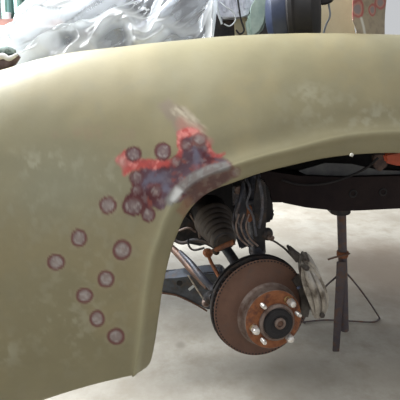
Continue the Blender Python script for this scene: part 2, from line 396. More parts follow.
def paint(u, v):
    n = u.size; col = np.tile(OLIVE, (n, 1)); rough = np.full(n, 0.44)
    def mix(c, m):
        nonlocal col
        c = np.array(c, float); col = col*(1-m[:, None])+c*m[:, None]
    big = fbm(u/60, v/60, 4); fine = fbm(u/5, v/5, 4); f2 = fbm(u/11+40, v/11+3, 4); f3 = fbm(u/3+9, v/3+70, 3)
    mix((0.315, 0.268, 0.152), sst(0.45, 0.7, big)*0.7)
    mix((0.27, 0.245, 0.155), sst(0.5, 0.75, f2)*0.4)
    # lighter greyish zone left of the repair and pale chalky scuffs
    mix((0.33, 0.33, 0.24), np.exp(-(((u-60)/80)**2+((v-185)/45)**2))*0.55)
    for (cx, cy, rx, ry, a) in ((42, 162, 36, 12, 0.5), (325, 112, 45, 18, 0.22), (308, 92, 14, 9, 0.28), (72, 325, 40, 34, 0.30), (105, 185, 22, 30, 0.3), (378, 118, 28, 14, 0.35), (28, 205, 30, 30, 0.2), (90, 270, 60, 50, 0.16), (6, 352, 16, 14, 0.4)):
        mix((0.50, 0.48, 0.36), np.exp(-(((u-cx)/rx)**2+((v-cy)/ry)**2))*sst(0.48, 0.66, f2*0.5+fine*0.5)*a)
    mix((0.37, 0.22, 0.15), np.exp(-(((u-95)/55)**2+((v-135)/8)**2))*sst(0.5, 0.7, f2)*0.25)
    # highlight along the crease, painted as pale strokes
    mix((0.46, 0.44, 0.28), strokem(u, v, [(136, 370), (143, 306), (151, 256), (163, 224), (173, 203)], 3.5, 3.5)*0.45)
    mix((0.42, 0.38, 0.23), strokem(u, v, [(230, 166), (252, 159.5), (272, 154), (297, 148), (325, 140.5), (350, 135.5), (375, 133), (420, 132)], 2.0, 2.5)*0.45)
    wu = u+(fbm(u/9, v/9, 3)-0.5)*9; wv = v+(fbm(u/9+50, v/9+8, 3)-0.5)*9
    def q(pts): return [(100+x/2.667, 90+y/2.667) for x, y in pts]
    # streak of the repair that runs up
    tail = inpoly(wu, wv, q([(156, 42), (180, 20), (232, 54), (268, 92), (300, 145), (250, 152), (206, 118), (180, 80)]), 3)
    mix((0.27, 0.215, 0.165), tail*0.8)
    streak = fbm((u-v)/3.0, (u+v)/22, 3)
    mix((0.55, 0.48, 0.36), strokem(wu, wv, q([(205, 55), (240, 82), (270, 118)]), 5.5, 4)*sst(0.3, 0.65, streak)*0.85)
    mix((0.42, 0.20, 0.16), strokem(wu, wv, q([(222, 95), (258, 115), (285, 140)]), 6.5, 4)*0.7)
    # salmon red
    red = inpoly(wu, wv, q([(42, 182), (75, 160), (95, 178), (112, 186), (150, 190), (190, 186), (208, 165), (205, 110), (235, 98), (275, 118), (300, 160), (328, 170), (318, 182), (290, 200), (240, 225), (190, 215), (140, 218), (90, 218), (66, 230), (56, 205)]), 1.8)
    mix((0.50, 0.085, 0.075), red); mix((0.76, 0.27, 0.24), red*sst(0.42, 0.62, fine)*0.85)
    mix((0.62, 0.38, 0.33), red*np.exp(-(((u-122)/5)**2+((v-162)/6)**2))*0.8)
    mix((0.30, 0.07, 0.07), red*sst(0.5, 0.65, f2)*0.5)
    # maroon body of the cluster
    mar = inpoly(wu, wv, q([(82, 228), (112, 214), (150, 214), (205, 205), (218, 170), (222, 130), (272, 125), (290, 172), (345, 190), (364, 232), (300, 268), (235, 318), (222, 292), (185, 300), (150, 320), (110, 318), (80, 330), (66, 300), (86, 262)]), 1.8)
    mix((0.105, 0.028, 0.034), mar)
    mix((0.125, 0.082, 0.105), mar*sst(0.42, 0.62, f2)*0.8)
    mix((0.30, 0.23, 0.23), mar*sst(0.56, 0.72, fine)*0.45)
    mix((0.30, 0.08, 0.06), mar*sst(0.56, 0.7, fbm(u/6+90, v/6+20, 3))*0.7)
    for c, r in (((150, 232), (32, 22)), ((257, 175), (12, 34)), ((120, 245), (18, 16)), ((175, 262), (16, 14))):
        cx, cy = q([c])[0]
        mix((0.165, 0.155, 0.215), mar*np.exp(-(((u-cx)/(r[0]/2.667))**2+((v-cy)/(r[1]/2.667))**2))*(0.45+0.55*sst(0.35, 0.6, fine)))
    # brown underside of the repair on the lip
    lip = inpoly(wu, wv, q([(232, 318), (222, 275), (300, 215), (350, 195), (366, 232), (300, 270), (262, 300)]), 2)
    mix((0.13, 0.072, 0.062), lip*0.9); mix((0.24, 0.18, 0.15), lip*sst(0.5, 0.65, fine)*0.5)
    lowl = inpoly(wu, wv, q([(205, 330), (220, 292), (240, 290), (250, 310), (222, 350)]), 2.5)
    mix((0.27, 0.15, 0.09), lowl*0.7)
    # ring spots
    spots = [(108, 205, 9, 1), (79, 238, 9, 1), (56, 262, 8.8, 1), (122, 250, 10.2, 1), (106, 279, 9, 1), (84.5, 295.5, 8.4, 1), (97, 318.5, 8.4, 1), (116, 336.5, 9, 1),
             (133.7, 154, 8.0, 1), (163, 151.5, 9, 1), (200, 139.5, 7.5, 0.7), (186, 145, 6.5, 0.6), (136.5, 178, 8, 0.6), (133.5, 206, 11, 1), (148.5, 214.5, 7.8, 1), (156, 191, 7, 0.6), (137, 190, 6, 0.6), (176, 162, 6.5, 0.5), (236, 172, 6, 0.4)]
    for i, (cx, cy, r, a) in enumerate(spots):
        ex = 1+0.05*math.sin(i*2.3); nz = (fbm(u/7+i*7, v/7+i*3, 2)-0.5)*1.1
        d = np.hypot((u-cx)*ex, (v-cy)/ex)+nz
        inside = 1-sst(r-1.1, r+0.9, d)
        core = 1-sst(r*0.52, r*0.80, d)
        incl = ((cx-160)/45)**2+((cy-180)/45)**2 < 1
        mix((0.40, 0.35, 0.24), (1-sst(r, r+4, d))*(0 if incl else 0.22)*a)
        mix((0.130, 0.040, 0.042) if incl else (0.170, 0.065, 0.060), inside*a)
        mix((0.235, 0.175, 0.175) if incl else (0.30, 0.25, 0.235), core*a*(0.75 if incl else 0.9))
        mix((0.44, 0.40, 0.38), core*sst(0.45, 0.7, f3)*a*0.7)
        mix((0.42, 0.36, 0.33), core*(1-sst(0, r*0.35, d))*a*0.4)
    # bare scraped metal ridge
    rid = strokem(u, v, q([(186, 296), (205, 270), (245, 236), (290, 213), (335, 203)]), 4.6, 2.0)
    mix((0.235, 0.235, 0.22), rid*0.85); mix((0.15, 0.12, 0.11), rid*sst(0.46, 0.62, fine)*0.7)
    bright = strokem(wu, wv, q([(192, 288), (206, 268)]), 3.2, 3)
    mix((0.66, 0.66, 0.64), bright*0.8)
    rough = np.where(rid > 0.5, 0.33, rough); rough = rough+0.25*mar+0.2*red
    return col, rough
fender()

# inner wheel house: dark liner over the wheel and the wall behind the suspension
def wheelhouse():
    E = path2(EDGE, 90)
    X = S(E[:, 0], E[:, 1]); uv = proj(X)
    sel = [i for i in range(90) if uv[i, 1] < 262 or i > 40]
    X = X[sel]
    bm = new(); rows = []
    cen = np.array([P(262, 307, 1.09)])[0]
    for s in np.linspace(0, 1, 8):
        row = []
        for p in X:
            out = np.array([p[0]-cen[0], 0, p[2]-cen[2]]); out /= np.linalg.norm(out)
            g = p+out*(0.010+0.05*math.sin(s*math.pi/2))
            g[1] = p[1]+0.022+(1.62-p[1]-0.022)*s
            row.append(bm.verts.new(Vector(g)))
        rows.append(row)
    for A, B in zip(rows, rows[1:]):
        for i in range(len(A)-1): bm.faces.new((A[i], A[i+1], B[i+1], B[i]))
    mk('wheel_arch_liner', bm, BLACK, car)
    bm = new(); Y = 1.62
    prism(bm, pp([(120, 236), (150, 240), (176, 241), (200, 246), (222, 240), (246, 236), (262, 214), (275, 190), (330, 178), (520, 176), (520, 100), (120, 100)], Y), (0, 0.03, 0))
    mk('inner_wheel_wall', bm, BLACK, car, smooth=False)
    # gearbox and engine underside behind the wall
    bm = new()
    box(bm, (0.0, 2.15, 0.80), (2.2, 0.9, 0.52), bev=0.05)
    mk('engine_bay_tub', bm, BLACK, car, smooth=False)
wheelhouse()

# ------------------------------------------------ brake disc and hub
RC = P(262, 308, 1.09)
vw = (Vector((0, 0, H))-RC).normalized()
sr = Vector((1, 0, 0)); sr = (sr-vw*sr.dot(vw)).normalized(); su = vw.cross(sr).normalized()
if su.z < 0: su = -su
TILT = math.radians(32)
NX = (vw*math.cos(TILT)+(sr*0.72-su*0.69).normalized()*math.sin(TILT)).normalized()
scale = (RC-Vector((0, 0, H))).length/F/ (ray(262, 308).length)*ray(262,308).length
RR = 50.6*(RC.y*cp-(RC.z-H)*sp)/F
ax, bx, _ = frame(NX)
def dpos(ang, r, h): return RC+(ax*math.cos(ang)+bx*math.sin(ang))*r+NX*h
def on_plane(px, py, h):
    d = ray(px, py); o = Vector((0, 0, H)); t = (RC+NX*h-o).dot(NX)/d.dot(NX); return o+d*t
bm = new()
hr = RR*0.598; hh = 0.036
HAT = RC+(on_plane(268.5, 314.5, 0)-on_plane(262, 308, 0))
lathe(bm, RC, NX, [(hr*1.10, -0.006), (RR*0.965, -0.006), (RR*0.985, -0.003), (RR*0.985, -0.001), (RR*0.975, 0), (RR*0.94, 0.0), (RR*0.93, -0.0006), (hr*1.25, -0.0006), (hr*1.22, 0.0003), (hr*0.55, 0.0003)], 96)
disc = mk('brake_disc', bm, RUST, car, label='brown rusted ventilated brake disc', angle=25)
bm = new()
lathe(bm, HAT, NX, [(hr*1.10, 0.0002), (hr*1.04, 0.004), (hr*1.0, 0.010), (hr*0.995, hh-0.004), (hr*0.985, hh), (hr*0.97, hh+0.0005)], 72)
mk('hat_side', bm, HATGREY, disc, label='grey brown side of the raised disc centre')
bm = new()
lathe(bm, HAT, NX, [(hr*0.97, hh+0.0005), (hr*0.93, hh+0.001), (hr*0.62, hh+0.001), (hr*0.60, hh), (0.02, hh)], 72)
mk('hat_face', bm, ORUST, disc, label='orange rusted raised centre of the disc')
# vents: rear plate and the vanes between, coloured black for the shade there
bm = new()
lathe(bm, RC, NX, [(hr, -0.020), (RR*1.0, -0.020), (RR*1.015, -0.023), (RR*1.015, -0.030), (RR*0.99, -0.033), (hr, -0.033)], 96)
mk('rear_friction_ring', bm, DARK, disc)
bm = new()
for i in range(60):
    a = 2*math.pi*i/60
    c = dpos(a, RR*0.83, -0.013); t = (ax*math.cos(a)+bx*math.sin(a)); s = NX.cross(t)
    R = Matrix((t, s, NX)).transposed()
    box(bm, c, (RR*0.28, 0.0035, 0.0145), R)
mk('vent_vanes', bm, DARK, disc, smooth=False, kind='stuff')
bm = new()   # small dark slots worn in the outer rim of the face
for i in range(84):
    a = 2*math.pi*i/84; c = dpos(a, RR*0.953, 0.0004); t = (ax*math.cos(a)+bx*math.sin(a)); s = NX.cross(t)
    R = Matrix((t, s, NX)).transposed()
    box(bm, c, (RR*0.022, 0.0052, 0.001), R)
mk('rim_notches', bm, BLACK, disc, smooth=False, kind='stuff')
# splash shield behind the disc, seen as the black crescent at the top left
bm = new()
lathe(bm, RC, NX, [(RR*0.3, -0.050), (RR*0.96, -0.048), (RR*1.03, -0.042), (RR*1.035, -0.034), (RR*1.02, -0.034), (RR*0.96, -0.044)], 64, math.radians(25), math.radians(215))
mk('splash_shield', bm, BLACK, car)

HC = on_plane(276.5, 322, hh)
bm = new()
hb = 0.131*RR*2
lathe(bm, HC, NX, [(hb*1.42, 0), (hb*1.40, 0.006), (hb*1.22, 0.009), (hb*1.18, 0.006), (hb*1.05, 0.007)], 48)
hub = mk('wheel_hub', bm, HATGREY, car, label='dull grey wheel hub ring')
bm = new()
lathe(bm, HC, NX, [(hb*1.13, 0.002), (hb*1.12, 0.015), (hb*1.05, 0.020), (hb*0.72, 0.022), (hb*0.66, 0.020), (hb*0.6, 0.020), (0, 0.018)], 48)
mk('hub_cap', bm, BLACK, hub, label='black greasy hub centre')
bm = new()
tc = on_plane(280, 323.5, hh+0.022)
lathe(bm, tc, NX, [(0.0165, -0.004), (0.0165, 0.004), (0.0145, 0.0055), (0.0105, 0.0055), (0.0095, 0.002), (0.0095, -0.003)], 28)
mk('axle_nut', bm, HATGREY, hub, label='worn grey axle nut')
bm = new()
lathe(bm, tc, NX, [(0.0095, -0.002), (0.0085, 0.0015), (0.003, 0.002), (0, 0.000)], 20)
mk('axle_end', bm, RUST, hub)
def stud(px, py, L=0.026):
    h1 = hh+L; tip = on_plane(px, py, h1); b0 = tip-NX*(L+0.004)
    bm = new(); prof = [(0.0062, 0)]
    n = 9
    for k in range(n):
        z = 0.004+(L-0.003)*k/n; prof += [(0.0066, z), (0.0056, z+(L-0.003)/n*0.5)]
    prof += [(0.0060, L), (0.0045, L+0.0035), (0, L+0.004)]
    lathe(bm, b0, NX, prof, 14)
    mk('wheel_stud', bm, STEEL, hub)
for p in ((265.5, 308), (300.5, 316), (265.5, 343.5)): stud(*p)
for px, py in ((293.5, 304.5), (257, 332), (291.5, 340)):
    L = 0.022; tip = on_plane(px, py, hh+L); b0 = tip-NX*L
    bm = new()
    lathe(bm, b0, NX, [(0.0150, 0), (0.0150, 0.003)], 24)
    lathe(bm, b0, NX, [(0.0128, 0.002), (0.0130, 0.011), (0.0124, 0.013)], 6)
    lathe(bm, b0, NX, [(0.0116, 0.0125), (0.0114, 0.018), (0.0088, 0.0235), (0.004, 0.0258), (0, 0.0262)], 20)
    mk('lug_nut', bm, STEEL, hub, label='shiny domed chrome lug nut', angle=30)
for px, py in ((287.5, 299.5), (253, 328)):
    bm = new(); lathe(bm, on_plane(px, py, hh+0.001), NX, [(0.0112, -0.001), (0.0105, 0.0022), (0.0085, 0.003), (0.0070, 0.002), (0.0062, -0.002)], 24)
    mk('threaded_bush', bm, mat('brassy_zinc', (0.42, 0.30, 0.13), 0.45, 0.7, (0.25, 0.13, 0.05), 60), disc, label='brass coloured ring round a threaded hole')

# ------------------------------------------------ caliper
def caliper():
    Y = 1.06
    cal = thing_part = None
    # main body: rounded casting curving round the disc edge; outer bridge with two fingers
    bm = new()
    poly = [(303, 263), (309, 261), (316, 268), (321, 277), (325, 286), (328.5, 294), (329.5, 303), (328, 311), (324, 318), (318, 321), (313, 318), (311, 308), (307, 298), (303, 287), (301, 274)]
    prism(bm, pp(poly, 1.045), (0.006, 0.075, 0.004), 0.006)
    cal = mk('brake_caliper', bm, CAL, car, label='dull silver cast brake caliper', angle=50)
    bm = new()
    tube(bm, [P(305, 266, 1.05), P(309, 278, 1.035), P(314, 290, 1.033), P(317, 302, 1.037), P(318, 316, 1.05)], [0.006, 0.0105, 0.011, 0.011, 0.008], 10)
    mk('outer_finger', bm, CAL, cal)
    bm = new()
    tube(bm, [P(311, 270, 1.05), P(317, 282, 1.037), P(322, 294, 1.035), P(323.5, 304, 1.04), P(322, 315, 1.05)], [0.005, 0.008, 0.009, 0.009, 0.006], 10)
    mk('outer_finger', bm, CAL, cal)
    bm = new()
    lathe(bm, P(317, 292, 1.06), (NX+Vector((0.2, 0, 0))), [(0.024, -0.03), (0.024, 0.005), (0.02, 0.012), (0.010, 0.014), (0, 0.013)], 28)
    mk('piston_housing', bm, CAL, cal)
    for c in ((306.5, 268), (322, 315)):
        bm = new(); lathe(bm, P(*c, 1.04), NX, [(0.008, -0.02), (0.008, 0.004), (0.0055, 0.007), (0, 0.007)], 6)
        mk('caliper_bolt', bm, CALD, cal, smooth=False)
    # dark carrier arm from top left round the back
    bm = new()
    prism(bm, pp([(289, 250), (293, 251), (303, 259), (313, 268), (322, 280), (327, 292), (322, 292), (314, 280), (306, 272), (299, 264), (291, 256)], 1.10), (0.0, 0.05, 0.0), 0.004)
    mk('carrier_bracket', bm, CALD, cal, label='dirty brown caliper carrier', angle=45)
    # two pads gripping the disc
    for h in (0.008, -0.040):
        bm = new(); pts = []
        for k in range(9):
            a = k/8; pts.append((a, 1))
        A0 = math.atan2((on_plane(301, 268, 0)-RC).dot(bx), (on_plane(301, 268, 0)-RC).dot(ax)); A1 = math.atan2((on_plane(312, 316, 0)-RC).dot(bx), (on_plane(312, 316, 0)-RC).dot(ax))
        if A1-A0 > math.pi: A1 -= 2*math.pi
        if A0-A1 > math.pi: A1 += 2*math.pi
        ring = [dpos(A0+(A1-A0)*k/10, RR*0.99, h) for k in range(11)] + [dpos(A1+(A0-A1)*k/10, RR*0.80, h) for k in range(11)]
        prism(bm, ring, NX*0.010)
        mk('brake_pad', bm, CALD, cal, smooth=False, label='thin dark brake pad on the disc face')
    # bleed nipple
    bm = new(); tube(bm, [P(300, 287, 1.05), P(298, 288, 1.03)], 0.0035, 8, 0); mk('bleed_nipple', bm, NAVY, cal)
caliper()

# ------------------------------------------------ suspension
def part(name, m, fn, label=None, parent=car, **k):
    bm = new(); fn(bm); return mk(name, bm, m, parent, label=label, **k)
def axis_dir(a, b): return (b-a).normalized()
# ribbed drive shaft boot
b0 = P(213, 219, 1.47); b1 = P(225, 243, 1.31); d = axis_dir(b0, b1); Lb = (b1-b0).length
prof = []
nr_ = 6
for k in range(nr_):
    r = 0.074-0.028*k/(nr_-1); z = Lb*0.95*k/nr_
    prof += [(r*0.74, z), (r, z+Lb*0.95/nr_*0.35), (r, z+Lb*0.95/nr_*0.6), (r*0.82, z+Lb*0.95/nr_*0.95)]
prof = [(0.05, -0.01)]+prof+[(0.028, Lb*0.97), (0.028, Lb), (0.0, Lb)]
part('drive_shaft_boot', RUBBER, lambda bm: lathe(bm, b0, d, prof, 40), 'grey dusty ribbed rubber boot', angle=60)
part('boot_clamp', STRUT, lambda bm: lathe(bm, b0+d*Lb*0.9, d, [(0.034, 0), (0.036, 0.001), (0.036, 0.009), (0.034, 0.01)], 28))
part('drive_shaft', STRUT, lambda bm: tube(bm, [P(222, 243, 1.36), P(231, 256, 1.30), P(244, 276, 1.20)], 0.0175, 16), 'dark grey steel drive shaft')
part('inner_joint', DARK, lambda bm: lathe(bm, b0-d*0.05, d, [(0.0, -0.04), (0.06, -0.035), (0.068, -0.02), (0.068, 0.03), (0.062, 0.05)], 32))
# shock absorber / strut tube with bracket
part('strut_tube', STRUT, lambda bm: (lathe(bm, P(252, 168, 1.30), axis_dir(P(252, 168, 1.30), P(258, 262, 1.20)), [(0.026, 0), (0.026, 0.10), (0.031, 0.105), (0.031, 0.115), (0.027, 0.12), (0.027, 0.27), (0.022, 0.28)], 28)), 'blue grey grimy strut tube')
def knuckle(bm):
    prism(bm, pp([(256, 178), (265, 181), (267, 200), (266, 226), (264, 262), (254, 262), (253, 230), (254, 200)], 1.19), (0.004, 0.035, 0), 0.005)
part('steering_knuckle', DARK, knuckle, 'black greasy steering knuckle', angle=45)
def bracket(bm):
    prism(bm, pp([(233, 186), (244, 180), (247, 196), (245, 214), (252, 232), (250, 246), (240, 250), (236, 238), (240, 226), (233, 205)], 1.25), (0, 0.03, 0), 0.005)
part('strut_bracket', STRUT, bracket, 'rough grey strut bracket', angle=45)
part('bump_stop', DARK, lambda bm: lathe(bm, P(237, 184, 1.24), Vector((0.1, -0.5, -1)), [(0, -0.01), (0.014, -0.006), (0.016, 0.01), (0.010, 0.02), (0.013, 0.028), (0, 0.032)], 20))
part('carrier_highlights', HATGREY, lambda bm: [tube(bm, [P(x0, 214, 1.16), P(x0-3, 226, 1.15), P(x0+1, 238, 1.15), P(x0+9, 246, 1.15)], 0.0028, 8) for x0 in (239, 244, 249)], 'pale highlights on the hub carrier edges')  # highlights on the carrier edges, modelled as pale tubes
part('rust_plate', ORUST, lambda bm: prism(bm, pp([(247.5, 206), (252, 207), (252.5, 221), (249, 223), (247, 218)], 1.165), (0, 0.02, 0), 0.002), 'orange rusted bracket plate', smooth=False)
part('hose_clip', HATGREY, lambda bm: prism(bm, pp([(235, 188), (241, 186), (242, 194), (236, 195)], 1.20), (0, 0.02, 0), 0.003), smooth=False)
def hoses(bm):
    tube(bm, [P(256, 172, 1.18), P(259, 182, 1.15), P(262, 196, 1.15), P(262, 212, 1.15), P(259, 228, 1.155)], 0.0048, 8)
    tube(bm, [P(243, 184, 1.2), P(240, 200, 1.18), P(237, 216, 1.18), P(243, 230, 1.17), P(252, 240, 1.16)], 0.0055, 8)
part('brake_hose', STRUT, hoses, 'grey brake hoses')
def hoses2(bm):
    tube(bm, [P(236, 206, 1.2), P(233, 222, 1.18), P(238, 236, 1.17), P(250, 247, 1.16)], 0.004, 8)
    tube(bm, [P(246, 178, 1.17), P(250, 190, 1.15), P(247, 204, 1.16), P(253, 216, 1.155), P(256, 236, 1.155)], 0.004, 8)
part('abs_cable', STRUT, hoses2)
def lump(bm):
    prism(bm, pp([(263, 182), (270, 190), (271, 205), (275, 213), (272, 222), (264, 224)], 1.25), (0, 0.05, 0), 0.006)
part('spring_seat', BLACK, lump, angle=45)
def bj(bm):
    lathe(bm, P(267, 234, 1.20), Vector((0.5, -0.7, 0.2)), [(0, -0.02), (0.016, -0.018), (0.02, -0.006), (0.02, 0.006), (0.014, 0.012), (0, 0.014)], 24)
part('ball_joint', DARK, bj, 'black ball joint beside the brake hose')
part('ball_joint_cap', HATGREY, lambda bm: lathe(bm, P(271, 238, 1.18), Vector((0.6, -0.8, 0)), [(0, -0.008), (0.009, -0.006), (0.009, 0.006), (0, 0.009)], 16))
part('brake_pipe', CALD, lambda bm: tube(bm, [P(272, 240, 1.18), P(277, 243, 1.17), P(284, 248, 1.15), P(291, 255, 1.12), P(297, 262, 1.11)], 0.0032, 8), 'thin brown brake pipe to the caliper')
# rusty sway bar link
def link(bm):
    tube(bm, [P(208, 255, 1.27), P(213, 266, 1.25), P(223, 284, 1.21)], 0.0058, 10)
    lathe(bm, P(208, 253, 1.27), Vector((0.3, -0.9, 0.2)), [(0, -0.016), (0.014, -0.014), (0.016, 0), (0.013, 0.012), (0, 0.014)], 20)
slink = part('sway_bar_link', ORUST, link, 'orange rusted sway bar link')
part('link_arm', ORUST, lambda bm: tube(bm, [P(207, 254, 1.28), P(216, 250, 1.25), P(224, 246, 1.23), P(234, 242, 1.22)], [0.007, 0.009, 0.008, 0.010], 10), 'orange rusted short arm')
part('link_bush', DARK, lambda bm: lathe(bm, P(216, 251, 1.255), Vector((0.8, -0.4, 0.3)), [(0.012, -0.006), (0.0135, -0.003), (0.0135, 0.004), (0.012, 0.007)], 20), parent=slink)
# lower control arm, pressed steel
def lca(bm):
    prism(bm, pp([(95, 276), (164, 280), (176, 278), (190, 276), (203, 273), (222, 272), (232, 285), (226, 312), (206, 310), (197, 304), (186, 298.5), (175, 294), (162, 292), (95, 290)], 1.36), (0, 0.05, 0.012), 0.005)
arm = part('lower_control_arm', ARM, lca, 'blue grey pressed steel lower control arm', angle=45)
part('arm_hole', BLACK, lambda bm: lathe(bm, P(179.5, 283, 1.36), Vector((0, -1, 0)), [(0.011, 0.0), (0.0105, 0.0015), (0, 0.0015)], 20), parent=arm)
part('arm_slot', WHITEW, lambda bm: prism(bm, pp([(188, 289), (193, 285), (194.5, 287), (189.5, 291)], 1.358), (0, 0.004, 0)), parent=arm, label='pale scratched slot', smooth=False)
part('arm_rim', RUST, lambda bm: tube(bm, [P(162, 293, 1.357), P(175, 295, 1.357), P(186, 299.5, 1.357), P(197, 305, 1.357), P(207, 311, 1.357)], 0.0035, 8), parent=arm, label='brown lower flange of the arm')
# tie rod, rusty brown tube with ribbed end
TIER = mat('dark_brown_rust', (0.07, 0.042, 0.034), 0.5, 0.3, (0.17, 0.085, 0.045), 26, 0.4, 0.65, 0.3)
part('tie_rod', TIER, lambda bm: tube(bm, [P(170, 246, 1.45), P(182, 258, 1.38), P(194, 272, 1.31), P(208, 287, 1.25)], [0.012, 0.0145, 0.015, 0.012], 14), 'rusty brown tie rod')
part('tie_rod_sleeve', STRUT, lambda bm: tube(bm, [P(180, 252, 1.40), P(190, 262, 1.33), P(202, 277, 1.27), P(214, 290, 1.23)], [0.008, 0.0095, 0.013, 0.012], 12), 'grey greasy sleeve along the tie rod')
part('torsion_strip', mat('pale_steel_edge', (0.35, 0.31, 0.24), 0.45, 0.5, (0.22, 0.17, 0.12), 40), lambda bm: tube(bm, [P(188, 275, 1.30), P(195, 286, 1.27), P(202, 297, 1.24), P(208, 306, 1.22)], 0.0032, 8, flat=0.6), 'thin pale steel edge')
def end(bm):
    lathe(bm, P(211, 298, 1.21), Vector((0.3, -0.8, 0.5)), [(0, -0.03), (0.019, -0.026), (0.023, -0.01), (0.021, 0.006), (0.013, 0.012), (0.011, 0.02), (0, 0.022)], 24)
part('tie_rod_end', DARK, end)
part('lower_ball_joint', HATGREY, lambda bm: lathe(bm, P(206, 303, 1.21), Vector((0.1, -0.9, 0.3)), [(0, -0.02), (0.012, -0.018), (0.014, 0), (0.009, 0.01), (0, 0.012)], 20))
part('upper_rod', DARK, lambda bm: tube(bm, [P(170, 238, 1.5), P(182, 243, 1.48), P(194, 240, 1.46), P(206, 243, 1.44), P(216, 248, 1.42)], 0.007, 10))
part('vacuum_pipe', DARK, lambda bm: tube(bm, [P(188, 239, 1.42), P(189, 246, 1.41), P(194, 250, 1.40), P(204, 248, 1.38)], 0.004, 8))
part('wishbone', DARK, lambda bm: (prism(bm, pp([(172, 222), (186, 214), (196, 222), (200, 236), (192, 244), (178, 240)], 1.52), (0, 0.06, 0), 0.008)), 'black grimy upper wishbone', angle=45)
for pts in ([(190, 214), (197, 226), (200, 238)], [(176, 232), (188, 228), (196, 232)]):
    part('shaft_bolt', HATGREY, lambda bm, pts=pts: tube(bm, [P(x, y, 1.50) for x, y in pts], 0.0045, 8))

# ------------------------------------------------ frame rail above the stand
def rail(bm):
    top = [(250, 168), (262, 172), (300, 176), (344, 177.5), (400, 176), (470, 174), (560, 171)]
    bot = [(560, 204), (470, 207), (400, 208.5), (360, 210.5), (338, 211), (306, 207.5), (284, 203), (270, 199.5), (262, 193), (256, 180)]
    prism(bm, pp(top+bot, 1.40), (0, 0.12, 0), 0.006)
rl = part('frame_rail', RAIL, rail, 'black undersealed frame rail with two holes', smooth=True, angle=40)
for c in ((353, 193.5), (383, 192)):
    part('rail_hole', BLACK, lambda bm, c=c: lathe(bm, P(*c, 1.3995), Vector((0, -1, 0)), [(0.0150, 0.0), (0.0135, 0.0028), (0.010, 0.0022), (0.0085, -0.0005), (0, -0.001)], 24), parent=rl)
part('rail_flange', mat('dusty_grey_flange', (0.10, 0.10, 0.105), 0.6, 0.2, (0.16, 0.165, 0.16), 12, 0.4, 0.65, 0.2), lambda bm: prism(bm, pp([(298, 171), (325, 163), (352, 164), (378, 170), (402, 171), (402, 178), (344, 178.5), (310, 176.5)], 1.43), (0, 0.01, 0.0)), 'dusty grey inner flange', parent=rl, smooth=False)
part('rail_cable', BLACK, lambda bm: tube(bm, [P(282, 180, 1.385), P(300, 184.5, 1.38), P(325, 183.5, 1.38), P(350, 176, 1.375), P(366, 168, 1.36), P(378, 158, 1.34)], 0.0042, 8), 'thin black cable')
part('lamp_bracket', mat('brown_bracket', (0.14, 0.09, 0.07), 0.7, 0.2, (0.07, 0.045, 0.04), 30), lambda bm: prism(bm, pp([(374, 155), (386, 153), (388, 166), (380, 172), (374, 166)], 1.36), (0, 0.02, 0), 0.003), smooth=False)
part('turn_signal', ORANGE, lambda bm: prism(bm, pp([(384, 154), (400, 153), (420, 154), (422, 163), (400, 166.5), (386, 163)], 1.35), (0, 0.05, 0), 0.006), 'orange red plastic lamp lens', angle=40)
part('chipped_filler', mat('white_filler', (0.5, 0.48, 0.42), 0.7), lambda bm: lathe(bm, P(352, 154.8, 1.012), Vector((0, -1, 0.3)), [(0, -0.004), (0.005, -0.002), (0.004, 0.001), (0, 0.002)], 10, wob=0.15), 'small white chip on the arch edge')

# ------------------------------------------------ jack stand
foot = G(336, 351)
YS = foot.y
st = thing('jack_stand', 'tall worn grey jack stand with rod legs holding up the frame rail', 'jack stand', foot)
def gp(px, py, Y=YS): return P(px, py, Y)
topz = P(341, 211, 1.46)
YT = 1.46
def post(bm):
    # flat front bar
    prism(bm, [P(337.2, 262, YT-0.028), P(346.5, 262, YT-0.028), Vector((G(339.5, 352).x, YS-0.005, 0)), Vector((G(333, 352).x, YS-0.005, 0))], (0, 0.008, 0), 0.0015)
part('front_leg', STANDP, post, 'flat purple grey front leg', parent=st, smooth=False)
part('column', STANDP, lambda bm: tube(bm, [P(341.5, 214, YT), P(344.5, 330, YT)], 0.0165, 20, 0), parent=st, label='dark round column')
part('saddle', DARK, lambda bm: prism(bm, pp([(331, 208), (351, 208), (351, 214), (346.5, 216), (336.5, 216), (331, 214)], YT-0.03), (0, 0.07, 0), 0.003), parent=st, smooth=False)
part('collar', ORUST, lambda bm: lathe(bm, P(342.8, 251, YT), Vector((0, 0, -1)), [(0.016, 0), (0.0215, 0.001), (0.0225, 0.006), (0.0215, 0.018), (0.019, 0.024), (0.016, 0.025)], 24), parent=st, label='orange rusted locking collar')
part('locking_pin', RUST, lambda bm: tube(bm, [P(328, 259.5, YT-0.05), P(336, 257, YT-0.045), P(345, 255, YT-0.03), P(349.5, 253.5, YT-0.01)], 0.0035, 8), parent=st, label='rusty locking pin')
def foot_at(px, py): return G(px, py, 0.0055)
fr = foot_at(379, 319); fl = foot_at(303, 322); 
part('rod_leg', STANDP, lambda bm: tube(bm, [P(344, 272, YT), P(350, 277, YT+0.005), P(365, 296, YT+0.03), fr+Vector((0.0, 0.0, 0.008)), fr+Vector((-0.008, -0.008, 0))], 0.0036, 10), parent=st, label='thin bent right leg')
part('rod_leg', STANDP, lambda bm: tube(bm, [P(342, 272, YT), P(336, 277, YT+0.005), P(320, 293, YT+0.03), fl+Vector((0, 0, 0.008)), fl+Vector((0.008, -0.008, 0))], 0.0036, 10), parent=st, label='thin bent left leg')
part('base_rod', STANDP, lambda bm: tube(bm, [fr+Vector((0.0, 0, 0)), foot_at(373, 322), foot_at(350, 321), foot_at(325, 320), fl], 0.0036, 10), parent=st)

